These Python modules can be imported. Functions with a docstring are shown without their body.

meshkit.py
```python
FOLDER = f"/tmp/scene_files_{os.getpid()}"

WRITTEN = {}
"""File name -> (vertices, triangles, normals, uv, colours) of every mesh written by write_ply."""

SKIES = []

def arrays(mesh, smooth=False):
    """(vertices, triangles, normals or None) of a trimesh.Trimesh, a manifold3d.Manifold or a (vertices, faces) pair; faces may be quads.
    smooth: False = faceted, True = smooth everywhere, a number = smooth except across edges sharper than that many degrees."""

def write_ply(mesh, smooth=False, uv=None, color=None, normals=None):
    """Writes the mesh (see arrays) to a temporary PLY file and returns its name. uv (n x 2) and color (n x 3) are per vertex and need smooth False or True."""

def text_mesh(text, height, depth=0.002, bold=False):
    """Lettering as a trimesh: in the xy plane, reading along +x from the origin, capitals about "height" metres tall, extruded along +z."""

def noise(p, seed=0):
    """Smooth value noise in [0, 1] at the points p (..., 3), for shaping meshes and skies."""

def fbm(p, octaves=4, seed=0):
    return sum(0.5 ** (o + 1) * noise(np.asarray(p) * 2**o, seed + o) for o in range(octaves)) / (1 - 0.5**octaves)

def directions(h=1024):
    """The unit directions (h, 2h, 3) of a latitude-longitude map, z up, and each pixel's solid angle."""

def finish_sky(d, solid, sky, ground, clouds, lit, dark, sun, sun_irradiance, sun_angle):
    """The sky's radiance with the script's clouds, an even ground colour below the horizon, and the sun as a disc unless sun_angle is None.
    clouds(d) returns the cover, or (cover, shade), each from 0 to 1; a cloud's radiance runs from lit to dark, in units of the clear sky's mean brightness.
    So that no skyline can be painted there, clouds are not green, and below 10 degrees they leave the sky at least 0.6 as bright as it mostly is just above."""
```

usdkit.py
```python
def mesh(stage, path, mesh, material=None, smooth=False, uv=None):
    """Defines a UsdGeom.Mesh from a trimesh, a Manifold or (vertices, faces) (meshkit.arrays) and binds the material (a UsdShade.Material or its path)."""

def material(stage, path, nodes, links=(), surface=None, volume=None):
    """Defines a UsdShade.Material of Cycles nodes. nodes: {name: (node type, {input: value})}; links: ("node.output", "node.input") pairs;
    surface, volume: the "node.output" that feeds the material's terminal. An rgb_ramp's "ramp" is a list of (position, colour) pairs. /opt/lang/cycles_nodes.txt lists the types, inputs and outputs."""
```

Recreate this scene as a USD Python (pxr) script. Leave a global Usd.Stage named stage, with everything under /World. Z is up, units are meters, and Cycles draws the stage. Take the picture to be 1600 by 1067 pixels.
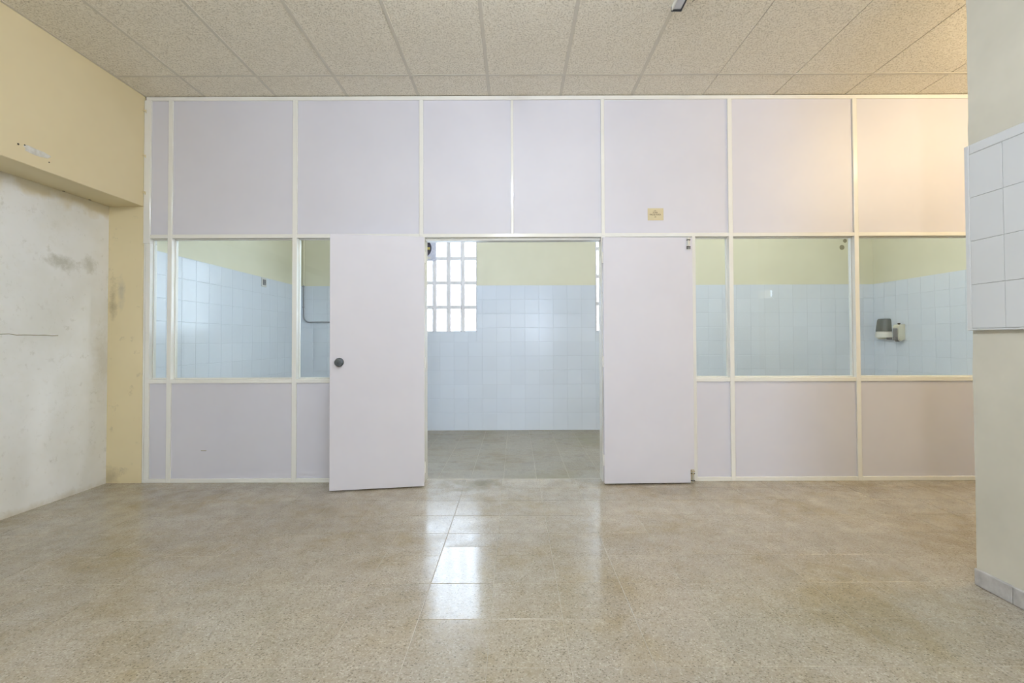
import math, random
import numpy as np, trimesh
import usdkit, meshkit
from pxr import Usd, UsdGeom, UsdLux, UsdShade, Gf, Sdf

stage = Usd.Stage.CreateInMemory()
UsdGeom.SetStageUpAxis(stage, 'Z'); UsdGeom.SetStageMetersPerUnit(stage, 1.0)
UsdGeom.Xform.Define(stage, '/World'); UsdGeom.Scope.Define(stage, '/World/Looks')
rng = random.Random(7)
EYE = 1.176

# ------------------------------------------------------------------ camera, sky, exposure
cam = UsdGeom.Camera.Define(stage, '/World/camera')
cam.AddTranslateOp().Set(Gf.Vec3d(0, 0, EYE))
cam.AddRotateXOp().Set(91.0)
cam.AddRotateZOp(opSuffix='roll').Set(-0.2)
cam.CreateHorizontalApertureAttr(36.0); cam.CreateVerticalApertureAttr(24.0)
cam.CreateFocalLengthAttr(17.0)
cam.CreateHorizontalApertureOffsetAttr(-0.09); cam.CreateVerticalApertureOffsetAttr(-0.335)
cam.CreateExposureAttr(0.0)

sky = UsdLux.DomeLight.Define(stage, '/World/sky')
sky.CreateColorAttr(Gf.Vec3f(0.68, 0.80, 1.0)); sky.CreateIntensityAttr(3.8)
COOL = (0.80, 0.885, 1.0); DAY = (0.92, 0.95, 1.0); WARM = (1.0, 0.785, 0.51)
L_MAIN, L_REAR_FILL, L_WARM, L_BACK = 440.0, 1340.0, 620.0, 510.0

# ------------------------------------------------------------------ materials
def mat(name, nodes, links=(), surface='p.BSDF'):
    return usdkit.material(stage, '/World/Looks/' + name, nodes, links, surface=surface)
def plain(name, c, rough=0.5, metal=0.0, **kw):
    return mat(name, {'p': ('principled_bsdf', dict(base_color=c, roughness=rough, metallic=metal, **kw))})
def noisy(name, c1, c2, scale, rough=0.5, detail=4, lo=.35, hi=.65, bump=0.0, bscale=60, vary=0.0, bdist=.002, stains=()):
    n = {'g': ('geometry', {}), 'n': ('noise_texture', dict(scale=scale, detail=detail, roughness=.6)),
         'r': ('rgb_ramp', {'ramp': [(0, c1), (lo, c1), (hi, c2), (1, c2)]}), 'p': ('principled_bsdf', dict(roughness=rough))}
    l = [('g.position', 'n.vector'), ('n.fac', 'r.fac')]
    src = 'r.color'
    if vary:
        n['o'] = ('object_info', {}); n['mr'] = ('map_range', dict(from_min=0, from_max=1, to_min=1 - vary, to_max=1 + vary))
        n['h'] = ('hsv', dict(hue=.5, saturation=1, fac=1))
        l += [('o.random', 'mr.value'), ('mr.result', 'h.value'), (src, 'h.color')]; src = 'h.color'
    for i, q in enumerate(stains): src = stain(n, l, src, *q, k=str(i))
    l.append((src, 'p.base_color'))
    if bump:
        n['bn'] = ('noise_texture', dict(scale=bscale, detail=3)); n['b'] = ('bump', dict(strength=bump, distance=bdist))
        l += [('g.position', 'bn.vector'), ('bn.fac', 'b.height'), ('b.normal', 'p.normal')]
    return mat(name, n, l)

M = {}
def stain(nodes, links, src, at, radius, colour, amount, k='a', scale=9):
    """A stain with a ragged outline of its own at one place of a surface; returns the new colour output."""
    nodes.update({'sm' + k: ('mapping', dict(mapping_type='point', scale=tuple(1 / q for q in radius), location=tuple(-a / q for a, q in zip(at, radius)))),
                  'sg' + k: ('gradient_texture', dict(gradient_type='spherical')), 'sn' + k: ('noise_texture', dict(scale=scale, detail=5, roughness=.7)),
                  'sa' + k: ('math', dict(math_type='multiply_add', value2=2.0)), 'sr' + k: ('map_range', dict(from_min=1.22, from_max=1.95, to_min=0, to_max=amount, clamp=True)),
                  'sx' + k: ('mix_color', dict(b=colour))})
    links += [('g.position', f'sm{k}.vector'), (f'sm{k}.vector', f'sg{k}.vector'), ('g.position', f'sn{k}.vector'), (f'sn{k}.fac', f'sa{k}.value1'), (f'sg{k}.fac', f'sa{k}.value3'),
              (f'sa{k}.value', f'sr{k}.value'), (f'sr{k}.result', f'sx{k}.fac'), (src, f'sx{k}.a')]
    return f'sx{k}.result'
M['panel'] = noisy('white_laminate', (.62, .615, .675), (.65, .645, .705), 1.3, rough=.5)
M['door'] = noisy('white_door_paint', (.63, .62, .675), (.66, .65, .705), 1.7, rough=.5)
M['frame'] = noisy('cream_white_aluminium', (.765, .76, .72), (.795, .79, .75), 2.5, rough=.13)
M['bead'] = plain('glazing_bead', (.74, .73, .68), .35)
M['cream'] = noisy('cream_wall_paint', (.72, .62, .385), (.76, .66, .425), 1.1, rough=.6, bump=.12, bscale=25)
M['cream_return'] = noisy('cream_wall_paint_stained', (.72, .62, .385), (.76, .66, .425), 1.1, rough=.6, bump=.12, bscale=25, stains=(((-3.36, 4.04, 1.50), (.055, .3, .26), (.40, .33, .20), .8, ), ((-3.29, 4.04, 1.57), (.05, .3, .2), (.50, .46, .36), .6), ((-3.38, 4.04, .05), (.12, .3, .16), (.38, .32, .2), .6)))
M['infill'] = None
M['cream_far'] = noisy('greenish_cream_wall_paint', (.72, .70, .53), (.76, .74, .57), 1.2, rough=.55, bump=.1, bscale=25)
M['pier'] = noisy('grey_cream_plaster', (.57, .555, .475), (.63, .61, .525), 2.4, rough=.65, bump=.25, bscale=9, bdist=.01)
M['wall_tile'] = noisy('white_glazed_tile', (.69, .745, .81), (.71, .765, .83), .8, rough=.2, vary=.02, bump=.05, bscale=14)
M['pier_tile'] = noisy('pale_grey_glazed_tile', (.62, .645, .665), (.65, .67, .69), .8, rough=.2, vary=.015)
M['grout'] = plain('wall_grout', (.57, .62, .67), .8)
M['grout_dark'] = plain('grey_grout', (.46,.46,.46), .8)
M['floor_grout'] = plain('pale_floor_grout', (.45, .41, .335), .7)
M['tbar'] = plain('ceiling_grid_paint', (.64, .60, .51), .5)
M['dark'] = plain('dark_gap', (.04, .035, .03), .8)
M['black'] = plain('black_plastic', (.02, .021, .024), .35)
M['steel'] = plain('brushed_steel', (.55, .56, .56), .35, 1.0)
M['brass'] = plain('worn_brass', (.52, .46, .30), .4, .8)
M['zinc'] = plain('zinc_coated_metal', (.62, .62, .58), .4, .6)
M['knob_dark'] = plain('dark_steel', (.10, .115, .125), .28, .6)
M['plaster_white'] = noisy('white_filler', (.62, .60, .53), (.74, .73, .69), 30, rough=.8)
M['skirting'] = noisy('grey_marble', (.40, .39, .385), (.55, .54, .53), 14, rough=.35, bump=.1)
M['rear'] = plain('pale_room_paint', (.72, .70, .62), .7)
M['paper_sign'] = plain('yellowed_card', (.60, .52, .33), .6)
M['ink'] = plain('faded_ink', (.16, .13, .09), .7)
M['smoke'] = plain('smoky_grey_plastic', (.10, .115, .11), .25)
M['ivory'] = plain('ivory_plastic', (.66, .65, .52), .4)
M['ivory_white'] = plain('white_plastic', (.72, .71, .64), .4)
M['grey_plastic'] = plain('grey_plastic', (.17, .17, .18), .4)
M['conduit'] = plain('grey_conduit', (.30, .32, .34), .4)
M['fan_plate'] = noisy('pale_grey_metal', (.50, .51, .60), (.62, .63, .72), 25, rough=.4)
M['fan_dark'] = plain('dark_fan_grille', (.13, .12, .15), .5)
M['yellow'] = plain('yellow_label', (.55, .45, .10), .5)
M['lattice'] = plain('white_lattice_paint', (.78, .76, .76), .5)
M['stain'] = plain('dull_grey_stain', (.30, .28, .18), .9)

M['glass'] = mat('window_glass', {'t': ('transparent_bsdf', dict(color=(.955, .97, .96))), 'gl': ('glossy_bsdf', dict(color=(1, 1, 1), roughness=.02)),
                 'f': ('fresnel', dict(IOR=1.5)), 'ge': ('geometry', {}), 'iv': ('math', dict(math_type='subtract', value1=1.0)), 'mu': ('math', dict(math_type='multiply')), 'm': ('mix_closure', {})},
                 [('ge.backfacing', 'iv.value2'), ('iv.value', 'mu.value1'), ('f.fac', 'mu.value2'), ('mu.value', 'm.fac'), ('t.BSDF', 'm.closure1'), ('gl.BSDF', 'm.closure2')], surface='m.closure')
def lamp_mat(name, c, s):
    return mat(name, {'e': ('emission', dict(color=c, strength=s))}, surface='e.emission')

# recess infill: grey-white skim coat, cream overpaint along its top edge, brownish dirt near the corner
_n, _l = {
    'g': ('geometry', {}), 's': ('separate_xyz', {}),
    'n': ('noise_texture', dict(scale=2.2, detail=5, roughness=.6)), 'n2': ('noise_texture', dict(scale=5, detail=4)),
    'n3': ('noise_texture', dict(scale=13, detail=5, roughness=.7)),
    'r': ('rgb_ramp', {'ramp': [(0, (.69, .685, .63)), (.4, (.755, .755, .715)), (.6, (.80, .805, .785)), (1, (.82, .825, .81))]}),
    'dirt': ('map_range', dict(from_min=.60, from_max=.72, to_min=0, to_max=.2, clamp=True)),
    'md': ('mix_color', dict(b=(.36, .34, .27))),
    'ed': ('math', dict(math_type='multiply_add', value2=.34, value3=0)), 'ez': ('math', dict(math_type='add')),
    'em': ('map_range', dict(from_min=2.36, from_max=2.44, to_min=0, to_max=.75, clamp=True)),
    'mc': ('mix_color', dict(b=(.62, .54, .34))),
    'b': ('bump', dict(strength=.25, distance=.006)), 'p': ('principled_bsdf', dict(roughness=.75))}, [('g.position', 'n.vector'), ('g.position', 'n2.vector'), ('g.position', 'n3.vector'), ('g.position', 's.vector'),
     ('n.fac', 'r.fac'), ('n3.fac', 'dirt.value'), ('dirt.result', 'md.fac'), ('r.color', 'md.a'),
     ('n2.fac', 'ed.value1'), ('ed.value', 'ez.value1'), ('s.z', 'ez.value2'), ('ez.value', 'em.value'), ('em.result', 'mc.fac'),
     ('md.result', 'mc.a'), ('n2.fac', 'b.height'), ('b.normal', 'p.normal')]
_s = stain(_n, _l, 'mc.result', (-3.4, 3.62, 1.77), (.4, .20, .085), (.42, .41, .33), .65, 'a', 14)
_s = stain(_n, _l, _s, (-3.4, 3.86, 1.80), (.4, .12, .09), (.45, .44, .36), .6, 'b', 14)
_s = stain(_n, _l, _s, (-3.4, 4.0, 1.05), (.4, .18, .45), (.56, .53, .42), .5, 'c', 6)
_s = stain(_n, _l, _s, (-3.4, 3.3, 0.0), (.4, 1.6, .07), (.50, .44, .30), .55, 'd', 8)
_l.append((_s, 'p.base_color')); M['infill'] = mat('skimmed_plaster', _n, _l)

# ceiling tile: mineral fibre with small pits
M['ceiling_tile'] = mat('mineral_fibre', {
    'g': ('geometry', {}), 'n': ('noise_texture', dict(scale=85, detail=3, roughness=.7)), 'v': ('voronoi_texture', dict(scale=95)),
    'r': ('rgb_ramp', {'ramp': [(0, (.50, .45, .35)), (.36, (.72, .67, .56)), (.5, (.84, .79, .68)), (.66, (.90, .86, .76)), (1, (.93, .90, .82))]}),
    'pit': ('map_range', dict(from_min=.18, from_max=.34, to_min=.7, to_max=0, clamp=True)), 'mx': ('mix_color', dict(b=(.26, .22, .15))),
    'b': ('bump', dict(strength=.3, distance=.003)), 'p': ('principled_bsdf', dict(roughness=.9, specular_ior_level=.2))},
    [('g.position', 'n.vector'), ('g.position', 'v.vector'), ('n.fac', 'r.fac'), ('v.distance', 'pit.value'), ('pit.result', 'mx.fac'),
     ('r.color', 'mx.a'), ('mx.result', 'p.base_color'), ('n.fac', 'b.height'), ('b.normal', 'p.normal')])

def terrazzo(name, tint, rough_lo, rough_hi, wav=.12, spec=.5):
    n = {'g': ('geometry', {}), 'v': ('voronoi_texture', dict(scale=185)), 'sc': ('separate_color', {}),
         'r': ('rgb_ramp', {'ramp': [(0, (.20, .175, .135)), (.07, (.27, .24, .185)), (.16, (.355, .315, .25)), (.7, (.39, .35, .285)), (.92, (.44, .40, .33)), (1, (.52, .48, .41))]}),
         'n': ('noise_texture', dict(scale=1.6, detail=5, roughness=.65)),
         'sr': ('rgb_ramp', {'ramp': [(0, (.74, .66, .48)), (.36, (.84, .78, .63)), (.44, (.95, .92, .85)), (.56, (1, 1, 1)), (1, (1.0, 1.0, 1.0))]}),
         'ms': ('mix_color', dict(blend_type='multiply', fac=1.0)),
         'o': ('object_info', {}), 'mr': ('map_range', dict(from_min=0, from_max=1, to_min=.955, to_max=1.045)), 'h': ('hsv', dict(hue=.5, saturation=1, fac=1)),
         'mt': ('mix_color', dict(blend_type='multiply', fac=1.0, b=tint)),
         'rn': ('noise_texture', dict(scale=7, detail=4)), 'rm': ('map_range', dict(from_min=.3, from_max=.7, to_min=rough_lo, to_max=rough_hi, clamp=True)),
         'bn': ('noise_texture', dict(scale=17, detail=3)), 'b': ('bump', dict(strength=wav, distance=.0035)),
         'p': ('principled_bsdf', dict(specular_ior_level=spec))}
    l = [('g.position', 'v.vector'), ('v.color', 'sc.color'), ('sc.r', 'r.fac'), ('g.position', 'n.vector'), ('n.fac', 'sr.fac'),
         ('r.color', 'ms.a'), ('sr.color', 'ms.b'), ('ms.result', 'mt.a'), ('o.random', 'mr.value'), ('mr.result', 'h.value'), ('mt.result', 'h.color'),
         ('g.position', 'rn.vector'), ('rn.fac', 'rm.value'), ('rm.result', 'p.roughness'), ('g.position', 'bn.vector'), ('bn.fac', 'b.height'), ('b.normal', 'p.normal')]
    src = stain(n, l, 'h.color', (-.31, 3.99, 0), (.42, .30, .5), (.17, .14, .07), 1.0, 'a', 9)
    src = stain(n, l, src, (.25, 4.5, 0), (.5, .3, .5), (.24, .22, .14), .9, 'b', 5)
    src = stain(n, l, src, (1.1, 6.2, 0), (.9, .6, .5), (.24, .22, .13), .9, 'c', 4)
    l.append((src, 'p.base_color'))
    return mat(name, n, l)
M['floor'] = terrazzo('terrazzo', (1, 1, 1), .16, .30)
M['floor_shiny'] = terrazzo('polished_terrazzo', (1, 1, 1), .13, .17, wav=.10, spec=.85)
M['floor_far'] = terrazzo('worn_grey_terrazzo', (.74, .74, .71), .3, .45)

# ------------------------------------------------------------------ mesh helpers
class MB:
    def __init__(s): s.v = []; s.f = []; s.n = 0
    def add(s, v, f):
        v = np.asarray(v, float); f = np.asarray(f, int)
        if f.shape[1] == 4: f = np.vstack([f[:, [0, 1, 2]], f[:, [0, 2, 3]]])
        s.v.append(v); s.f.append(f + s.n); s.n += len(v); return s
    def mesh(s, m): return s.add(m.vertices, m.faces)
    def box(s, x0, x1, y0, y1, z0, z1, c=0.0):
        if c <= 0:
            return s.mesh(trimesh.creation.box(bounds=[[x0, y0, z0], [x1, y1, z1]]))
        p = []
        for x, a in ((x0, 1), (x1, -1)):
            for y, b in ((y0, 1), (y1, -1)):
                for z, d in ((z0, 1), (z1, -1)):
                    p += [(x, y + b * c, z + d * c), (x + a * c, y, z + d * c), (x + a * c, y + b * c, z)]
        return s.mesh(trimesh.Trimesh(p).convex_hull)
    def cyl(s, p0, p1, r0, r1=None, n=20):
        r1 = r0 if r1 is None else r1
        p0 = np.array(p0, float); p1 = np.array(p1, float); t = p1 - p0; t /= np.linalg.norm(t)
        a = np.cross(t, [0, 0, 1.0] if abs(t[2]) < .9 else [1.0, 0, 0]); a /= np.linalg.norm(a); b = np.cross(t, a)
        th = np.arange(n) * 2 * np.pi / n; ring = np.cos(th)[:, None] * a + np.sin(th)[:, None] * b
        v = np.vstack([p0 + r0 * ring, p1 + r1 * ring, [p0], [p1]]); f = []
        for i in range(n):
            j = (i + 1) % n
            f += [(i, j, n + j), (i, n + j, n + i), (2 * n, j, i), (2 * n + 1, n + i, n + j)]
        return s.add(v, f)
    def lathe(s, prof, origin, axis, n=28):
        """prof: (radius, along) pairs; closed at ends if radius 0."""
        t = np.array(axis, float); t /= np.linalg.norm(t)
        a = np.cross(t, [0, 0, 1.0] if abs(t[2]) < .9 else [1.0, 0, 0]); a /= np.linalg.norm(a); b = np.cross(t, a)
        th = np.arange(n) * 2 * np.pi / n; ring = np.cos(th)[:, None] * a + np.sin(th)[:, None] * b
        v = np.vstack([np.array(origin) + r * ring + h * t for r, h in prof]); f = []
        for k in range(len(prof) - 1):
            for i in range(n):
                j = (i + 1) % n
                f.append((k * n + i, k * n + j, (k + 1) * n + j, (k + 1) * n + i))
        return s.add(v, f)
    def tube(s, pts, r, n=10):
        p = np.asarray(pts, float); t = np.gradient(p, axis=0); t /= np.linalg.norm(t, axis=1, keepdims=True)
        th = np.arange(n) * 2 * np.pi / n; v = []; ref = np.array([0, 1.0, 0])
        for q, u in zip(p, t):
            rr = ref if abs(u @ ref) < .9 else np.array([0, 0, 1.0])
            a = np.cross(u, rr); a /= np.linalg.norm(a); b = np.cross(u, a)
            v.append(q + r * (np.cos(th)[:, None] * a + np.sin(th)[:, None] * b))
        m = len(p); V = np.vstack(v + [[p[0]], [p[-1]]]); f = []
        for k in range(m - 1):
            for i in range(n):
                j = (i + 1) % n
                f += [(k * n + i, k * n + j, (k + 1) * n + j), (k * n + i, (k + 1) * n + j, (k + 1) * n + i)]
        for i in range(n):
            j = (i + 1) % n
            f += [(m * n, j, i), (m * n + 1, (m - 1) * n + i, (m - 1) * n + j)]
        return s.add(V, f)
    def tr(s, fn):
        s.v = [fn(v) for v in s.v]; return s
    def get(s): return np.vstack(s.v), np.vstack(s.f)

taken = {}
def numbered(path):
    k = taken.get(path, 0); taken[path] = k + 1
    return path if k == 0 else f'{path}_{k:03d}'
def tagp(p, label=None, cat=None, group=None, kind=None):
    for k, v in (('label', label), ('category', cat), ('group', group), ('kind', kind)):
        if v: p.SetCustomDataByKey(k, v)
    return p
class Thing:
    def __init__(s, name, label, cat, loc=(0, 0, 0), group=None, kind=None):
        s.path = numbered('/World/' + name); s.loc = np.array(loc, float)
        s.x = UsdGeom.Xform.Define(stage, s.path); s.x.AddTranslateOp().Set(Gf.Vec3d(*map(float, loc)))
        tagp(s.x.GetPrim(), label, cat, group, kind)
    def part(s, name, mb, m, smooth=False, under=None, label=None, kind=None):
        base = under if under else s.path
        path = numbered(f'{base}/{name}')
        v, f = mb.get() if isinstance(mb, MB) else (np.array(mb.vertices), np.array(mb.faces))
        g = usdkit.mesh(stage, path, (v - s.loc, f), M[m] if isinstance(m, str) else m, smooth=smooth)
        tagp(g.GetPrim(), label, kind=kind)
        return path

# bevelled tile: front face inset, sides to the back.  o = a corner, u/v = edge vectors, n = outward normal
def tile_geo(o, u, v, n, t, c=.0015, jit=0.0):
    o, u, v, n = (np.array(q, float) for q in (o, u, v, n)); lu, lv = np.linalg.norm(u), np.linalg.norm(v); eu, ev = u / lu, v / lv
    def ring(i, h): return [o + eu * i + ev * i + n * h, o + eu * (lu - i) + ev * i + n * h, o + eu * (lu - i) + ev * (lv - i) + n * h, o + eu * i + ev * (lv - i) + n * h]
    P = np.array(ring(0, 0) + ring(0, t - c * .6) + ring(c, t))
    if jit:
        d = [rng.uniform(-jit, jit) for _ in range(4)]
        for k in range(4): P[8 + k] += n * d[k]; P[4 + k] += n * d[k]
    F = [(8, 9, 10), (8, 10, 11)]
    for b in (0, 4):
        for k in range(4):
            j = (k + 1) % 4; F += [(b + k, b + j, b + 4 + j), (b + k, b + 4 + j, b + 4 + k)]
    if np.dot(np.cross(u, v), n) < 0: F = [q[::-1] for q in F]
    return P, F
def rect_minus(r, holes):
    out = [r]
    for h in holes:
        nxt = []
        for (a0, a1, b0, b1) in out:
            if a1 <= h[0] or a0 >= h[1] or b1 <= h[2] or b0 >= h[3]: nxt.append((a0, a1, b0, b1)); continue
            if a0 < h[0]: nxt.append((a0, h[0], b0, b1))
            if a1 > h[1]: nxt.append((h[1], a1, b0, b1))
            m0, m1 = max(a0, h[0]), min(a1, h[1])
            if b0 < h[2]: nxt.append((m0, m1, b0, h[2]))
            if b1 > h[3]: nxt.append((m0, m1, h[3], b1))
        out = nxt
    return [q for q in out if q[1] - q[0] > .012 and q[3] - q[2] > .012]

# ------------------------------------------------------------------ measurements of the place (metres)
YP, YPB = 4.04, 4.12           # partition front and back
ZC = 3.243                     # main ceiling
XL, XR = -3.11, 5.10           # main room sides
YR = -2.6                      # rear wall behind the camera
YF, FL = 6.90, -0.10           # far wall of the back room, its lower floor
XFL, XFR = -3.09, 5.13
ZCB = 3.24
ZT = 1.961                     # top of the tiling in the back room
HEAD, TRT, SILL0, SILL1 = 2.042, 2.073, .826, .860

# ------------------------------------------------------------------ floors
def floor_tiles(th, x0, x1, y0, y1, z, px, py, ox, oy, m, see, shiny=(), g=.0012):
    rest = MB(); cnt = 0
    kx0, kx1 = math.floor((x0 - ox) / px), math.ceil((x1 - ox) / px); ky0, ky1 = math.floor((y0 - oy) / py), math.ceil((y1 - oy) / py)
    for ky in range(ky0, ky1):
        for kx in range(kx0, kx1):
            a0, a1 = max(x0, ox + kx * px), min(x1, ox + (kx + 1) * px); b0, b1 = max(y0, oy + ky * py), min(y1, oy + (ky + 1) * py)
            if a1 - a0 < .02 or b1 - b0 < .02: continue
            cells = [(a0, a1, b0, b1)]
            if shiny and (kx, ky) == (0, 2): cells = [(a0, a1, b0, b1 + .115)]          # the long and the short tile beside the door axis
            if shiny and (kx, ky) == (0, 3): cells = [(a0, a1, b0 + .115, b1)]
            for c in cells:
                P = tile_geo((c[0] + g, c[2] + g, z - .02), (c[1] - c[0] - 2 * g, 0, 0), (0, c[3] - c[2] - 2 * g, 0), (0, 0, 1), .02, c=.0012, jit=.00035)
                if see(c):
                    mb = MB().add(*P); th.part('tile', mb, M['floor_shiny'] if (kx, ky) in shiny else m); cnt += 1
                else: rest.add(*P)
    if rest.n: th.part('tiling', rest, m, kind='stuff')
    return cnt
fl = Thing('floor', 'speckled beige terrazzo tile floor of the main room', 'floor', kind='structure')
fl.part('screed', MB().box(-3.7, 5.4, YR - .2, YPB + .02, -.3, -.0012), 'floor_grout')
n1 = floor_tiles(fl, -3.42, XR, YR, YPB, 0.0, .305, .302, -.41, 1.76, M['floor'],
    lambda c: c[3] > 1.45 and abs(c[0] + c[1]) / 2 < 1.16 * c[3] + .35 and (c[0] + c[1]) / 2 < 1.05 * c[3] + .5, shiny=((0, 1), (0, 2)))
fb = Thing('floor_back', 'worn greyish terrazzo tile floor of the tiled back room, one low step down', 'floor', kind='structure')
fb.part('screed', MB().box(XFL - .2, XFR + .2, YPB + .02, YF + .2, -.3, FL - .0012), 'floor_grout')
n2 = floor_tiles(fb, XFL, XFR, YPB + .02, YF, FL, .305, .305, -.41, 4.78, M['floor_far'], lambda c: -1.5 < (c[0] + c[1]) / 2 < 1.5, g=.002)

# ------------------------------------------------------------------ ceilings
ce = Thing('ceiling', 'suspended ceiling of speckled beige mineral fibre tiles', 'ceiling', kind='structure')
ce.part('slab', MB().box(-3.7, 5.4, YR - .2, YPB + .05, ZC + .03, ZC + .2), 'dark')
cxs = [-3.105] + [-.205 + .6 * k for k in range(-4, 9)] + [XR - .005]; cys = [YR, .13, 1.33, 2.53, 3.73, YPB]
for i in range(len(cxs) - 1):
    for j in range(len(cys) - 1):
        g = .0035
        P = tile_geo((cxs[i] + g, cys[j] + g, ZC + .03), (cxs[i + 1] - cxs[i] - 2 * g, 0, 0), (0, cys[j + 1] - cys[j] - 2 * g, 0), (0, 0, -1), .03, c=.002, jit=.0006)
        ce.part('ceiling_tile', MB().add(*P), 'ceiling_tile')
for k, x in enumerate(cxs[1:-1]):
    if x < 1.3: ce.part('grid_bar', MB().box(x - .012, x + .012, YR, YPB, ZC - .0025, ZC + .02, .001), 'tbar')
    else: ce.part('grid_bar', MB().box(x - .003, x + .003, YR, YPB, ZC + .004, ZC + .02), 'tbar')
for y in cys[1:-1]:
    ce.part('cross_bar', MB().box(XL, XR, y - .012, y + .012, ZC - .002, ZC + .02, .001), 'tbar')
ce.part('edge_angle', MB().box(XL, XL + .018, YR, YPB, ZC - .004, ZC + .02, .001), 'tbar')
cb = Thing('ceiling_back', 'plain pale ceiling of the tiled back room', 'ceiling', kind='structure')
cb.part('slab', MB().box(XFL - .2, XFR + .2, YPB, YF + .3, ZCB, ZCB + .2), 'rear')

# ------------------------------------------------------------------ left wall with the filled recess
wl = Thing('wall_left', 'cream painted wall with a deep beam over a recess of greyish skimmed plaster', 'wall', kind='structure')
wl.part('beam', MB().box(-3.75, XL, YR - .2, YPB + .25, 2.31, ZC + .1, .004), 'cream')
wl.part('recess_plaster', MB().box(-3.75, -3.40, -1.2, YPB + .01, -.1, 2.33), 'infill')
wl.part('pier', MB().box(-3.75, XL, YP, YPB + .25, -.1, 2.312, .004), 'cream_return')
wl.part('pier', MB().box(-3.75, XL, YR - .2, -1.2, -.1, 2.312, .004), 'cream')
# scraped white patch of filler on the beam with screw holes
pts = []
for k in range(36):
    a = 2 * math.pi * k / 36; r = 1 + .10 * math.sin(3 * a + 1) + .06 * math.sin(7 * a)
    pts.append((3.13 + .085 * r * np.sign(math.cos(a)) * abs(math.cos(a)) ** .6, 2.413 + .021 * r * np.sign(math.sin(a)) * abs(math.sin(a)) ** .7))
def flat_patch(pts, x, t, nx):
    pts = np.array(pts); c = pts.mean(0); n = len(pts)
    v = np.vstack([np.c_[np.full(n, x), pts], np.c_[np.full(n, x + nx * t), c + (pts - c) * .93], [[x + nx * t, *c]]]); f = []
    for i in range(n):
        j = (i + 1) % n; f += [(i, j, n + j), (i, n + j, n + i), (2 * n, n + i, n + j)]
    return MB().add(v, f)
wl.part('filler_patch', flat_patch(pts, XL, .0015, 1), 'plaster_white', label='scraped patch of white filler on the beam')
for (y, z, r) in ((3.012, 2.418, .006), (3.052, 2.428, .004), (3.214, 2.378, .004)):
    wl.part('screw_hole', MB().cyl((XL - .002, y, z), (XL + .0022, y, z), r, n=10), 'dark', label='dark screw hole')
for (y, x) in ((3.62, -3.39), (3.84, -3.385)):
    wl.part('plug_hole', MB().cyl((x, y, 2.309), (x, y, 2.3115), .009, n=10), 'dark', label='dark plug hole in the soffit')
# hairline crack in the plaster
cr = [(-3.3985, y, 1.235 - .02 * (y - 2.9) + rng.uniform(-.004, .004)) for y in np.linspace(2.95, 3.60, 14)]
wl.part('crack', MB().tube(cr, .0022, 5), 'stain', label='thin horizontal crack in the recess plaster')
# dark open joint between wall and partition
wl.part('open_joint', MB().box(XL - .0005, XL + .006, YP + .012, YP + .03, 2.31, ZC - .003), 'dark')

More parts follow.
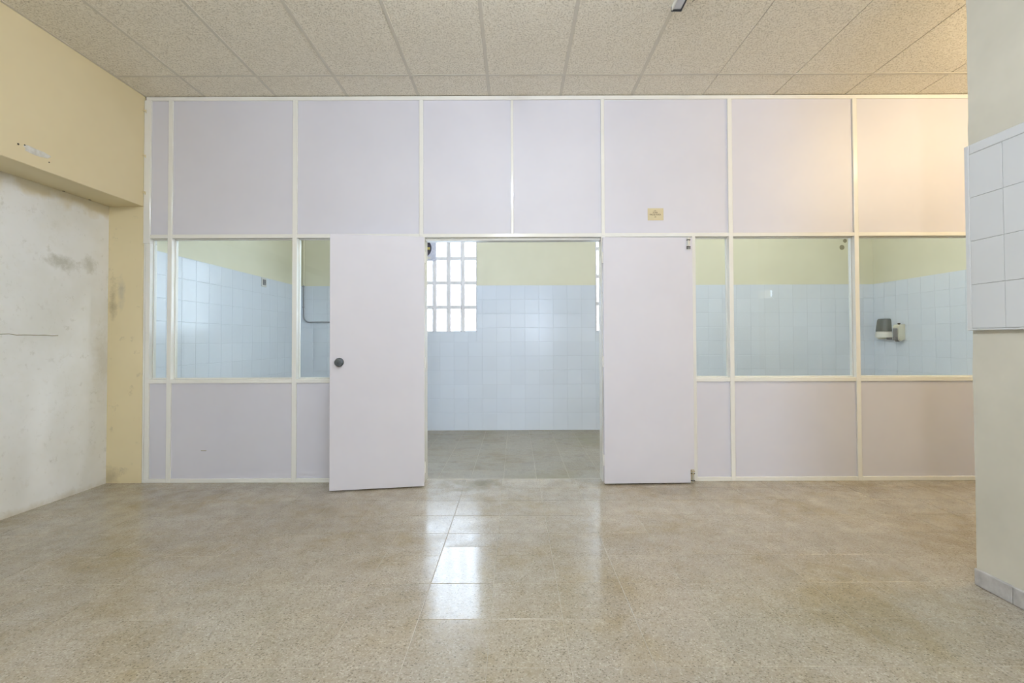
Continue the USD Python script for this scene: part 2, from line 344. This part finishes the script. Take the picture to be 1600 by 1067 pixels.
# ------------------------------------------------------------------ partition
wp = Thing('wall_partition', 'white panelled partition in cream aluminium framing across the whole room', 'wall', kind='structure')
def frame(name, x0, x1, z0, z1, y0=YP, y1=YPB): wp.part(name, MB().box(x0, x1, y0, y1, z0, z1, .002), 'frame')
mull = [(-2.888, .037, 0, 3.205), (-1.841, .040, 0, 3.205), (1.817, .036, 0, 3.205), (2.870, .037, 0, 3.205), (3.92, .037, 0, 3.205)]
frame('top_rail', XL + .012, XR, 3.205, 3.238)
frame('transom', XL + .05, XR, HEAD, TRT)
for a, b in ((XL + .05, -.786), (.760, XR)): frame('sill_rail', a, b, SILL0, SILL1)
for a, b in ((XL + .05, -.786), (.760, XR)): frame('bottom_rail', a, b, 0, .034)
for x, w, z0, z1 in mull: frame('mullion', x - w / 2, x + w / 2, z0, z1, YP - .002)
frame('mullion', -.797, -.764, TRT - .02, 3.205, YP - .002); frame('mullion', .732, .760, TRT - .02, 3.205, YP - .002)
frame('mullion', -.027, -.005, TRT, 3.202, YP + .001)
frame('mullion', 1.490, 1.518, 0, HEAD, YP - .001)
frame('jamb', -.788, -.749, 0, HEAD + .01, YP - .004, YPB + .04); frame('jamb', .727, .760, 0, HEAD + .01, YP - .004, YPB + .04)
frame('wall_post', XL + .001, XL + .058, 2.0, 3.208, YP - .004)
frame('wall_post', XL + .001, XL + .016, 0, 2.0, YP + .004); frame('wall_post', XL + .021, XL + .058, 0, 2.0, YP)
wp.part('post_groove', MB().box(XL + .014, XL + .023, YP + .012, YPB, 0, 2.0), 'bead')
wp.part('door_stop', MB().box(-.749, .727, YP + .03, YPB + .03, HEAD - .022, HEAD, .002), 'bead')
def panel(x0, x1, z0, z1): wp.part('panel', MB().box(x0, x1, YP + .011, YPB - .011, z0, z1, .0015), 'panel')
ux = [XL + .055, -2.888, -1.841, -.78, -.016, .746, 1.817, 2.870, 3.92, XR]
for a, b in zip(ux[:-1], ux[1:]): panel(a + .003, b - .003, TRT - .006, 3.21)
for a, b in ((XL + .055, -2.888), (-2.888, -1.841), (-1.841, -.786), (.760, 1.504), (1.504, 1.817), (1.817, 2.870), (2.870, 3.92), (3.92, XR)):
    panel(a + .003, b - .003, .02, SILL0 + .006)
wp.part('scuff_mark', MB().box(-2.62, -2.575, YP + .0102, YP + .0112, .262, .268), 'stain', label='small dull scuff on the lower panel')
wp.part('joint_shadow_gap', MB().box(XL, XR, YP + .01, YPB, 3.236, ZC - .001), 'dark')  # near-black strip put in for the shadow between top rail and ceiling

bays = [(XL + .058, -2.9065), (-2.8695, -1.861), (-1.821, -.786), (.760, 1.490), (1.518, 1.799), (1.835, 2.8515), (2.8885, 3.9015), (3.9385, XR)]
wlab = ['narrow clear glass pane beside the left wall', 'wide clear glass pane second from the left wall', 'clear glass pane partly hidden by the open left door leaf',
        'clear glass pane behind the open right door leaf', 'narrow clear glass pane just right of the right door leaf', 'wide clear glass pane in front of the plain tiled wall',
        'wide clear glass pane in front of the soap and towel dispensers', 'clear glass pane at the far right end behind the pier']
for k, (a, b) in enumerate(bays):
    w = Thing(f'window_{k + 1}', wlab[k], 'window', ((a + b) / 2, YP + .045, SILL1), kind='structure')
    f = MB(); y0, y1, t = YP + .036, YP + .056, .010
    f.box(a, b, y0, y1, SILL1, SILL1 + t, .001).box(a, b, y0, y1, HEAD - t, HEAD, .001).box(a, a + t * .6, y0, y1, SILL1 + t, HEAD - t, .001).box(b - t * .6, b, y0, y1, SILL1 + t, HEAD - t, .001)
    w.part('bead', f, 'bead')
    w.part('pane', MB().box(a + .001, b - .001, YP + .044, YP + .048, SILL1 + .001, HEAD - .001), 'glass')

# ------------------------------------------------------------------ door leaves
def door(name, label, hinge, free, z0, z1):
    h = np.array(hinge); f = np.array(free); L = np.linalg.norm(f - h); u = (f - h) / L; n = np.array([u[1], -u[0]])
    if n[1] > 0: n = -n                    # n points to the room (towards -y)
    def w(v):                               # local (along, out of the leaf, up) -> world
        return np.c_[h[0] + u[0] * v[:, 0] + n[0] * v[:, 1], h[1] + u[1] * v[:, 0] + n[1] * v[:, 1], v[:, 2]]
    def fix(mb):
        V, F = mb.tr(w).get()
        m = trimesh.Trimesh(V, F, process=False)
        if u[0] * n[1] - u[1] * n[0] < 0: F = F[:, ::-1]
        return MB().add(V, F)
    t = Thing(name, label, 'door', (h[0], h[1], z0), kind='structure')
    t.part('leaf', fix(MB().box(0, L, -.035, 0, z0, z1, .0015)), 'door')
    return t, fix, L
d1, fx, L1 = door('door_1', 'white flush door leaf standing open to the left, with a dark round knob', (-.728, 3.90), (-1.446, 3.78), .010, 2.018)
kz, ka = 1.010, L1 * .9
prof = [(.0, .0), (.035, .0), (.035, .005), (.031, .009), (.013, .011), (.012, .028), (.022, .034), (.0275, .042), (.028, .052), (.026, .060), (.023, .062), (.0, .062)]
d1p = d1.part('knob', fx(MB().lathe(prof, (ka, 0, kz), (0, 1, 0))), 'knob_dark', smooth=35, label='dark round metal door knob')
d1.part('keyhole', fx(MB().cyl((ka, .0615, kz - .004), (ka, .0632, kz - .004), .005, n=12)), 'black', under=d1p)
d1.part('latch_plate', fx(MB().box(L1 - .06, L1 - .001, -.0005, .0008, kz - .025, kz + .025, .0003)), 'door')
for z in (.16, 1.0, 1.85):
    d1.part('hinge', fx(MB().cyl((-.004, -.006, z - .045), (-.004, -.006, z + .045), .006, n=12)), 'frame', smooth=35)
d2, fx2, L2 = door('door_2', 'white flush door leaf folded flat against the partition on the right, with small bolts', (.727, 3.945), (1.466, 3.967), .010, 2.020)
def bolt(ax, z0, z1, m, top):
    p = d2.part('bolt', fx2(MB().box(ax - .014, ax + .014, 0, .003, z0, z1, .001)), m, label='small worn metal barrel bolt at the free edge')
    k = MB().cyl((ax, .009, z0 + .004), (ax, .009, z1 - .004), .0062, n=12)
    d2.part('rod', fx2(k), 'zinc', smooth=35, under=p)
    zk = z0 + .032 if top else z1 - .03
    d2.part('rod_knob', fx2(MB().cyl((ax - .002, .010, zk), (ax - .002, .026, zk), .006, .0075, n=12)), m, smooth=35, under=p)
    for zz in ((z0 + .012, z0 + .024, z1 - .02) if top else (z0 + .018, z1 - .03, z1 - .012)):
        d2.part('keeper', fx2(MB().box(ax - .015, ax + .015, .001, .017, zz - .003, zz + .003, .001)), M['dark'] if zz != z1 - .012 else M[m], under=p)
bolt(L2 - .036, 1.915, 2.016, 'zinc', True)
bolt(L2 - .018, .012, .118, 'brass', False)
for z in (.2, 1.0, 1.85):
    d2.part('hinge', fx2(MB().cyl((-.005, -.008, z - .045), (-.005, -.008, z + .045), .006, n=12)), 'frame', smooth=35)

# ------------------------------------------------------------------ back room walls
W1 = dict(x0=-1.747, x1=-.539, z0=1.304, z1=3.05); W2 = dict(x0=1.160, x1=2.16, z0=1.304, z1=2.88)
PT = .2014
def tiled_wall(th, axis, plane, a0, a1, ag, holes, see, nrm):
    """axis: 'x' (wall runs along x) or 'y'."""
    rest = MB(); cnt = 0; zs = [ZT - PT * k for k in range(10)] + [FL]
    k0, k1 = math.floor((a0 - ag) / PT), math.ceil((a1 - ag) / PT)
    g = .0011
    for r in range(len(zs) - 1):
        for k in range(k0, k1):
            c0, c1 = max(a0, ag + k * PT), min(a1, ag + (k + 1) * PT)
            for q in rect_minus((c0, c1, zs[r + 1], zs[r]), holes):
                w, hh = q[1] - q[0] - 2 * g, q[3] - q[2] - 2 * g
                if axis == 'x': P = tile_geo((q[0] + g, plane, q[2] + g), (w, 0, 0), (0, 0, hh), nrm, .008, c=.0018, jit=.0009)
                else: P = tile_geo((plane, q[0] + g, q[2] + g), (0, w, 0), (0, 0, hh), nrm, .008, c=.0018, jit=.0007)
                if see(q): th.part('wall_tile', MB().add(*P), 'wall_tile'); cnt += 1
                else: rest.add(*P)
    if rest.n: th.part('tiling', rest, 'wall_tile', kind='stuff')
    return cnt
wf = Thing('wall_far', 'far wall of the back room, pale glazed tiles below greenish cream paint', 'wall', kind='structure')
b = MB()
for q in rect_minus((XFL - .25, XFR + .25, FL - .1, ZCB + .1), [(W1['x0'], W1['x1'], W1['z0'], W1['z1']), (W2['x0'], W2['x1'], W2['z0'], W2['z1'])]):
    b.box(q[0], q[1], YF, YF + .22, q[2], q[3])
wf.part('plaster', b, 'cream_far')
holes = [(W1['x0'], W1['x1'], W1['z0'], 9), (W2['x0'], W2['x1'], W2['z0'], 9)]
def seefar(q):
    x = (q[0] + q[1]) / 2; z = q[3]
    return (-1.35 < x < 1.35) or ((x > 2.45 or -3.1 < x < -2.5) and z > .55)
g = MB()
for q in rect_minus((XFL, XFR, FL, ZT), holes): g.box(q[0], q[1], YF - .006, YF + .01, q[2], q[3])
wf.part('grout_bed', g, 'grout')
n3 = tiled_wall(wf, 'x', YF, XFL, XFR, -.055, holes, seefar, (0, -1, 0))
for (x, z, r) in ((4.735, 2.585, .028), (4.69, 2.49, .036)):
    wf.part('patched_hole', MB().lathe([(0, 0), (r, 0), (r * .8, .004), (r * .45, .002), (0, .001)], (x, YF - .0005, z), (0, -1, 0), 14), 'stain', label='small dull round patch on the painted wall')
wfl = Thing('wall_far_left', 'left side wall of the back room seen through the left panes, pale tiles under cream paint', 'wall', kind='structure')
wfl.part('plaster', MB().box(XFL - .25, XFL, YPB + .005, YF, FL - .1, ZCB + .1), 'cream_far')
wfl.part('grout_bed', MB().box(XFL - .01, XFL + .006, YPB + .01, YF - .009, FL, ZT), 'grout')
n4 = tiled_wall(wfl, 'y', XFL, YPB + .01, YF - .009, YF - .009, [], lambda q: q[3] > .55, (1, 0, 0))
wfr = Thing('wall_far_right', 'right side wall of the back room behind the dispensers, pale tiles under olive cream paint', 'wall', kind='structure')
wfr.part('plaster', MB().box(XFR, XFR + .25, YPB + .005, YF, FL - .1, ZCB + .1), 'cream_far')
wfr.part('grout_bed', MB().box(XFR - .006, XFR + .01, YPB + .01, YF - .009, FL, ZT), 'grout')
n5 = tiled_wall(wfr, 'y', XFR, YPB + .01, YF - .009, YF - .009, [], lambda q: q[3] > .55, (-1, 0, 0))

def lattice(idx, label, W, nc, nr, bw, bh, skip=()):
    t = Thing(f'window_{idx}', label, 'window', ((W['x0'] + W['x1']) / 2, YF + .05, W['z0']), kind='structure')
    y0, y1 = YF + .004, YF + .085
    f = MB(); e = .010
    f.box(W['x0'], W['x1'], y0, y1, W['z0'], W['z0'] + e, .002).box(W['x0'], W['x1'], y0, y1, W['z1'] - e, W['z1'], .002)
    f.box(W['x0'], W['x0'] + e * 1.6, y0, y1, W['z0'], W['z1'], .002).box(W['x1'] - e, W['x1'], y0, y1, W['z0'], W['z1'], .002)
    t.part('border', f, 'lattice')
    px, pz = (W['x1'] - W['x0'] - bw * 0) / nc, (W['z1'] - W['z0']) / nr
    for i in range(1, nc):
        x = W['x0'] + i * px; t.part('upright_bar', MB().box(x - bw / 2, x + bw / 2, y0, y1, W['z0'], W['z1'], .006), 'lattice')
    for j in range(1, nr):
        z = W['z0'] + j * pz; t.part('cross_bar', MB().box(W['x0'], W['x1'], y0 + .001, y1, z - bh / 2, z + bh / 2, .006), 'lattice')
    for i in range(nc):
        for j in range(nr):
            if (i, j) in skip: continue
            t.part('pane', MB().box(W['x0'] + i * px, W['x0'] + (i + 1) * px, y1 - .020, y1 - .016, W['z0'] + j * pz, W['z0'] + (j + 1) * pz), 'glass')
lattice(9, 'white lattice window of small bright openings at the left of the doorway view', W1, 6, 5, .056, .050, skip=((1, 3), (2, 3)))
lattice(10, 'second lattice window, a thin bright strip seen beside the right door jamb', W2, 5, 4, .056, .052)

# ------------------------------------------------------------------ pier on the right
pr = Thing('pillar', 'plastered pier at the right edge with a band of pale tiles and a grey stone skirting', 'pillar', (2.55, 1.95, 0), kind='structure')
X0, Y0, Y1 = 2.21, 1.50, 2.335
def plasterface():
    n, m = 30, 60; ys = np.linspace(Y0, Y1, n); zs = np.linspace(0, ZC, m); yy, zz = np.meshgrid(ys, zs)
    p = np.c_[np.full(yy.size, X0), yy.ravel(), zz.ravel()]
    p[:, 0] += (meshkit.fbm(p * 3.0, 3, 5) - .5) * .010
    edge = p[:, 1] > Y1 - .02; p[edge, 1] += (meshkit.fbm(p[edge] * 6, 3, 9) - .5) * .012
    f = []
    for a in range(m - 1):
        for c in range(n - 1):
            i = a * n + c; f.append((i, i + n, i + n + 1, i + 1))
    return MB().add(p, f)
pr.part('body', MB().box(X0 + .006, 2.95, Y0, Y1 - .004, 0, ZC), 'pier')
pr.part('plaster_face', plasterface(), 'pier', smooth=True)
XT = 2.19; ztop = 2.107; zj = [2.060 - .2086 * k for k in range(5)]
pr.part('grout_bed', MB().box(XT + .004, X0 + .008, Y0, Y1 + .002, zj[-1] - .008, ztop - .002), 'grout_dark')
ycols = [(2.3144, 2.1555), (2.1555, 1.947), (1.947, 1.7385), (1.7385, 1.53)]
gg = .0008
for a, c in zip(zj[:-1], zj[1:]):
    for y1, y0 in ycols:
        pr.part('pier_tile', MB().add(*tile_geo((X0, y0 + gg, c + gg), (0, y1 - y0 - 2 * gg, 0), (0, 0, a - c - 2 * gg), (-1, 0, 0), X0 - XT, c=.0014, jit=.0005)), 'pier_tile')
pr.part('tile_edging', MB().box(XT, X0 + .01, 2.3144 + gg, 2.3405, zj[-1] - .008, ztop, .003), 'pier_tile')
pr.part('tile_edging', MB().box(XT, X0 + .01, Y0, 2.3144 - gg, zj[0] + gg, ztop, .003), 'pier_tile')
pr.part('tile_edging', MB().box(XT - .002, X0 + .01, Y0, 2.338, zj[-1] - .010, zj[-1] - gg, .002), 'pier_tile')
for y0, y1 in ((2.161, 2.338), (1.861, 2.159), (1.561, 1.859)):
    pr.part('skirting_tile', MB().box(2.198, X0 + .01, y0, y1, 0.001, .079, .003), 'skirting')

# ------------------------------------------------------------------ rest of the shell (right side and behind the camera)
wr = Thing('wall_right', 'cream right wall of the main room behind the pier', 'wall', kind='structure')
b = MB()
for q in rect_minus((YR - .2, YPB + .2, -.1, ZC + .1), [(-2.2, -2.0, 2.02, 2.2), (-1.92, -1.4, 2.02, 2.2)]): b.box(XR, XR + .25, q[0], q[1], q[2], q[3])  # two unseen openings, sized to reflect as bright spots in the panes
wr.part('plaster', b, 'cream')
wb = Thing('wall_rear', 'unseen pale rear wall with one opening behind the camera that lets sky light in', 'wall', kind='structure')
b = MB()
for q in rect_minus((-3.75, XR + .25, -.1, ZC + .1), [(.5, 2.3, 1.0, 2.5)]): b.box(q[0], q[1], YR - .25, YR, q[2], q[3])  # opening out of view, sized for the daylight it sends into the room
wb.part('plaster', b, 'rear')

# ------------------------------------------------------------------ lamps, all out of view
def lamp(label, x, y, z, m, r=.055, drop=0.0):
    t = Thing('ceiling_lamp', label, 'lamp', (x, y, z), group=None)
    t.part('base', MB().lathe([(0, 0), (.055, 0), (.055, -.012), (.030, -.022), (.022, -.05 - drop), (0, -.05 - drop)], (x, y, z), (0, 0, 1), 24), 'ivory_white', smooth=35)
    b = trimesh.creation.icosphere(2, r); b.apply_translation((x, y, z - .045 - drop - r)); t.part('bulb', b, m, smooth=True)
lamp('unseen cool white globe lamp just above the camera view, lighting the partition centre', -.03, 1.84, ZC, lamp_mat('unseen_cool_bulb', COOL, L_MAIN), drop=.06)  # out of view, placed for the glow at the partition centre
lamp('added cool white fill lamp on the ceiling behind the camera', -.1, -.9, ZC, lamp_mat('rear_fill_bulb', DAY, L_REAR_FILL), drop=.25)  # added fill, lifts the ambient level of the main room
lamp('unseen warm globe lamp behind the pier, lighting the right end of the partition', 3.68, 2.62, ZC, lamp_mat('unseen_warm_bulb', WARM, L_WARM), drop=.08)  # out of view, placed to warm the right end of the partition
lamp('unseen cool white globe lamp near the doorway, lighting the tiled back room', -.6, 4.75, ZCB, lamp_mat('unseen_back_bulb', COOL, L_BACK))  # out of view above the door head, lights the back room walls
lamp('added cool white fill lamp on the back room ceiling towards the dispensers', 3.1, 4.75, ZCB, lamp_mat('back_right_fill_bulb', (.94, .96, .93), L_BACK * 1.32))  # added fill that brightens the right side of the back room

# ------------------------------------------------------------------ things
# sign
sx0, sx1, sz0, sz1 = 1.123, 1.256, 2.181, 2.283; ys = YP + .011
t = Thing('sign', 'small yellowed card sign lettered ZONA PAQUETERIA 16 on an upper panel', 'sign', (sx0, ys, sz0))
t.part('card', MB().box(sx0, sx1, ys - .002, ys - .0001, sz0, sz1, .0004), 'paper_sign')
def words(s, h, cx, z, width=None):
    m = meshkit.text_mesh(s, h, .0006, bold=True); V = np.array(m.vertices); w = V[:, 0].max() - V[:, 0].min()
    k = 1 if width is None else width / w
    V[:, 0] = (V[:, 0] - (V[:, 0].max() + V[:, 0].min()) / 2) * k
    W = np.c_[cx + V[:, 0], ys - .0019 - V[:, 2], z + V[:, 1]]
    return MB().add(W, np.array(m.faces))
cx = (sx0 + sx1) / 2 - .003
t.part('lettering', words('ZONA', .0125, cx, 2.2405, .042), 'ink'); t.part('lettering', words('PAQUETERIA', .0125, cx, 2.2235, .094), 'ink'); t.part('lettering', words('16', .0125, cx, 2.2055, .016), 'ink')
t.part('emblem', MB().box(cx - .006, cx + .004, ys - .0025, ys - .0019, 2.2605, 2.2645).box(cx - .018, cx + .014, ys - .0024, ys - .0019, 2.2585, 2.2597), 'ink')

# cable clips in the wall / partition corner
for z, s in ((2.31 + .02, 'lowest'), (2.735, 'middle'), (3.13, 'topmost')):
    z = {'lowest': 2.425, 'middle': 2.735, 'topmost': 3.115}[s]
    t = Thing('corner_clip', f'{s} of three small cream clips in the corner of left wall and partition', 'clip', (XL, YP - .03, z), group='cream clips in the wall corner')
    t.part('plug', MB().cyl((XL, YP - .012, z), (XL + .022, YP - .012, z + .003), .008, .006, n=12), 'cream', smooth=35)
    t.part('hook', MB().tube([(XL + .020, YP - .012, z), (XL + .026, YP - .020, z - .004), (XL + .022, YP - .014, z - .018)], .004, 8), 'cream', smooth=35)

# channel on the ceiling at the top edge of the photograph
t = Thing('ceiling_channel', 'grey metal channel with black rims fixed under a ceiling grid bar', 'channel', (1.008, 2.4, ZC))
t.part('channel', MB().box(.985, 1.035, 1.75, 2.955, ZC - .026, ZC - .003, .002), 'steel')
t.part('rim', MB().box(.978, .985, 1.75, 2.96, ZC - .030, ZC - .002, .001), 'ivory_white')
t.part('rim', MB().box(1.035, 1.042, 1.75, 2.96, ZC - .030, ZC - .002, .001), 'black')
t.part('end_cap', MB().box(.977, 1.043, 2.955, 2.968, ZC - .031, ZC - .002, .002), 'black')
hk = [(1.083 + .010 * math.cos(a), 2.885, ZC - .012 + .010 * math.sin(a)) for a in np.linspace(math.pi, -math.pi / 2, 14)]
t = Thing('ceiling_hook', 'tiny dark open hook screwed into the ceiling beside the channel', 'hook', (1.083, 2.885, ZC))
t.part('hook', MB().tube(hk + [(1.083, 2.885, ZC - .028)], .0016, 6), 'dark')

# extractor fan in the left lattice window
fx0, fx1, fz0, fz1 = -1.52, -1.115, 2.315, 2.665; fc = np.array((-1.318, 2.497)); yF = YF
t = Thing('extractor_fan', 'pale grey extractor fan with dark round grille in the upper left lattice window', 'fan', (fc[0], yF, fz0))
n = 40; th = np.linspace(0, 2 * np.pi, n, endpoint=False) + np.pi / 4; R = .137
o = []
for a in th:
    c, s_ = math.cos(a), math.sin(a); k = 1 / max(abs(c) / ((fx1 - fx0) / 2), abs(s_) / ((fz1 - fz0) / 2)); o.append(((fx0 + fx1) / 2 + k * c, (fz0 + fz1) / 2 + k * s_))
inn = [(fc[0] + R * math.cos(a), fc[1] + R * math.sin(a)) for a in th]
V = []; F = []
for (px, pz), (qx, qz) in zip(o, inn): V += [(px, yF - .012, pz), (qx, yF - .016, qz), (qx, yF + .05, qz), (px, yF + .02, pz)]
for i in range(n):
    j = (i + 1) % n
    for a, c in ((0, 1), (1, 2), (3, 0)): F.append((4 * i + a, 4 * j + a, 4 * j + c, 4 * i + c))
t.part('plate', MB().add(V, F), 'fan_plate')
t.part('backing', MB().cyl((fc[0], yF + .045, fc[1]), (fc[0], yF + .052, fc[1]), R + .003, n=32), 'fan_dark')
for r in (.045, .075, .105, .13):
    ring = [(fc[0] + r * math.cos(a), yF - .010, fc[1] + r * math.sin(a)) for a in np.linspace(0, 2 * np.pi, 33)]
    t.part('grille_ring', MB().tube(ring, .0035, 6), 'fan_dark')
t.part('hub', MB().cyl((fc[0], yF - .014, fc[1]), (fc[0], yF + .045, fc[1]), .038, n=24), 'fan_dark', smooth=35)
for k in range(5):
    a = 2 * math.pi * k / 5; ca, sa = math.cos(a), math.sin(a); V = []
    for r, w, tw in ((.035, .02, .012), (.08, .03, .012), (.125, .036, .010)):
        for sgn in (-1, 1): V.append((fc[0] + r * ca - sgn * w * sa, yF + .022 + sgn * tw, fc[1] + r * sa + sgn * w * ca))
    V = np.array(V); V2 = V + [0, .003, 0]
    F = [(0, 1, 3, 2), (2, 3, 5, 4), (6, 8, 9, 7), (8, 10, 11, 9), (0, 2, 8, 6), (2, 4, 10, 8), (1, 7, 9, 3), (3, 9, 11, 5), (4, 5, 11, 10), (0, 6, 7, 1)]
    t.part('blade', MB().add(np.vstack([V, V2]), F), 'fan_dark')
t.part('motor_label', MB().box(-1.30, -1.205, yF - .020, yF - .013, 2.475, 2.512, .001), 'yellow', label='yellow label bar across the grille')
t.part('tag', MB().box(-1.27, -1.195, yF - .018, yF - .012, 2.345, 2.375, .001), 'ivory_white')

# conduit on the far wall
r = .0095; yc = YF - .0105 - r; cxp, cz = -3.005, 1.445; rad = .09
p = [(cxp, yc, 3.19 - k * .15) for k in range(11)] + [(cxp, yc, cz + rad)]
arc = [(cxp + rad - rad * math.cos(a), yc, cz + rad - rad * math.sin(a)) for a in np.linspace(0, math.pi / 2, 10)[1:]]
q = arc + [(cxp + rad + k * .1, yc, cz) for k in range(1, 10)]
t = Thing('conduit', 'thin pipe down the tiled far wall bending to the right behind the left door leaf', 'conduit', (cxp, yc, cz))
ptop = [(cxp, yc, z) for z in np.linspace(3.19, 1.97, 8)]
t.part('upper_pipe', MB().tube(ptop, r, 10), 'cream_far', smooth=40, label='cream painted upper length')
t.part('lower_pipe', MB().tube([(cxp, yc, z) for z in np.linspace(1.97, cz + rad, 5)] + q, r, 10), 'conduit', smooth=40, label='grey lower length with the bend')
for (x, z, v) in ((cxp, 1.955, 0), (cxp, 1.66, 0), (-2.62, cz, 1), (-2.2, cz, 1)):
    t.part('pipe_clip', MB().box(x - (.006 if v else .016), x + (.006 if v else .016), yc - r - .002, YF - .0095, z - (.016 if v else .006), z + (.016 if v else .006), .002), 'conduit')
t.part('junction_box', MB().box(-2.12, -2.0, YF - .05, YF - .0095, cz - .06, cz + .06, .004), 'conduit')

# socket plate on the left back wall
yw, zw = 5.93, 1.90
t = Thing('socket_plate', 'small grey socket plate at the top of the tiles on the left back wall', 'socket', (XFL, yw, zw))
t.part('plate', MB().box(XFL + .006, XFL + .018, yw - .055, yw + .055, zw - .055, zw + .055, .003), 'zinc')
t.part('insert', MB().box(XFL + .017, XFL + .022, yw - .034, yw + .034, zw - .034, zw + .034, .003), 'grey_plastic')
for dy in (-.012, .012): t.part('pin_hole', MB().cyl((XFL + .020, yw + dy, zw), (XFL + .0225, yw + dy, zw), .005, n=10), 'black')

# paper towel dispenser and soap dispenser on the right back wall
def rounded_d(x_wall, y, z0, z1, w0, d0, w1, d1, n=20):
    """A D-shaped drum standing off the wall at x_wall: half-width and depth at the bottom and the top."""
    V = []
    for z, w, d in ((z0, w0, d0), (z1 - .02, w1, d1), (z1, w1 * .86, d1 * .9)):
        ring = [(x_wall, y + w, z)] + [(x_wall - d * .35 - d * .65 * math.sin(a), y + w * math.cos(a), z) for a in np.linspace(0, math.pi, n)] + [(x_wall, y - w, z)]
        V.append(ring)
    m = n + 2; V = np.array(V).reshape(-1, 3); F = []
    for k in range(2):
        for i in range(m):
            j = (i + 1) % m; F += [(k * m + i, k * m + j, (k + 1) * m + j), (k * m + i, (k + 1) * m + j, (k + 1) * m + i)]
    for k, sg in ((0, 1), (2, -1)):
        for i in range(1, m - 1): F.append((k * m, k * m + i + 1, k * m + i)[::sg])
    F = [f[::-1] for f in F]
    return MB().add(V, F)
xw = XFR - .0085; yt = 6.66
t = Thing('towel_dispenser', 'round paper towel dispenser with smoky grey cover on a white base, on the tiled wall', 'dispenser', (xw, yt, 1.2))
t.part('cover', rounded_d(xw, yt, 1.283, 1.455, .102, .118, .088, .100), 'smoke', smooth=35, label='smoky grey plastic cover')
t.part('base', rounded_d(xw, yt, 1.198, 1.283, .105, .124, .105, .124), 'ivory_white', smooth=35)
t.part('outlet', MB().cyl((xw - .065, yt, 1.176), (xw - .065, yt, 1.199), .04, .06, n=20), 'ivory', smooth=35)
t.part('cutter', MB().box(xw - .04, xw - .005, yt - .11, yt - .05, 1.168, 1.200, .003), 'grey_plastic')
yd, zd = 6.39, 1.150
t = Thing('soap_dispenser', 'ivory soap dispenser with grey push lever, beside the towel dispenser', 'dispenser', (xw, yd, zd))
prof = [(0, .022), (.03, .012), (.055, .0), (.078, .028), (.085, .07), (.082, .195), (.062, .217), (0, .220)]
V = [(xw - d, yd + q * .050, zd + z) for q in (-1, 1) for d, z in prof]
t.part('body', trimesh.Trimesh(np.array(V)).convex_hull, 'ivory')
t.part('lever', MB().box(xw - .100, xw - .080, yd - .034, yd + .034, zd + .045, zd + .170, .007).box(xw - .110, xw - .074, yd - .028, yd + .028, zd + .012, zd + .058, .006), 'grey_plastic', label='grey push lever')
t.part('spout', MB().box(xw - .080, xw - .045, yd - .018, yd + .018, zd - .008, zd + .012, .003), 'grey_plastic')
t.part('lock', MB().cyl((xw - .04, yd, zd + .217), (xw - .04, yd, zd + .236), .013, .017, n=14), 'black', smooth=35)
print('tiles', n1, n2, n3, n4, n5)
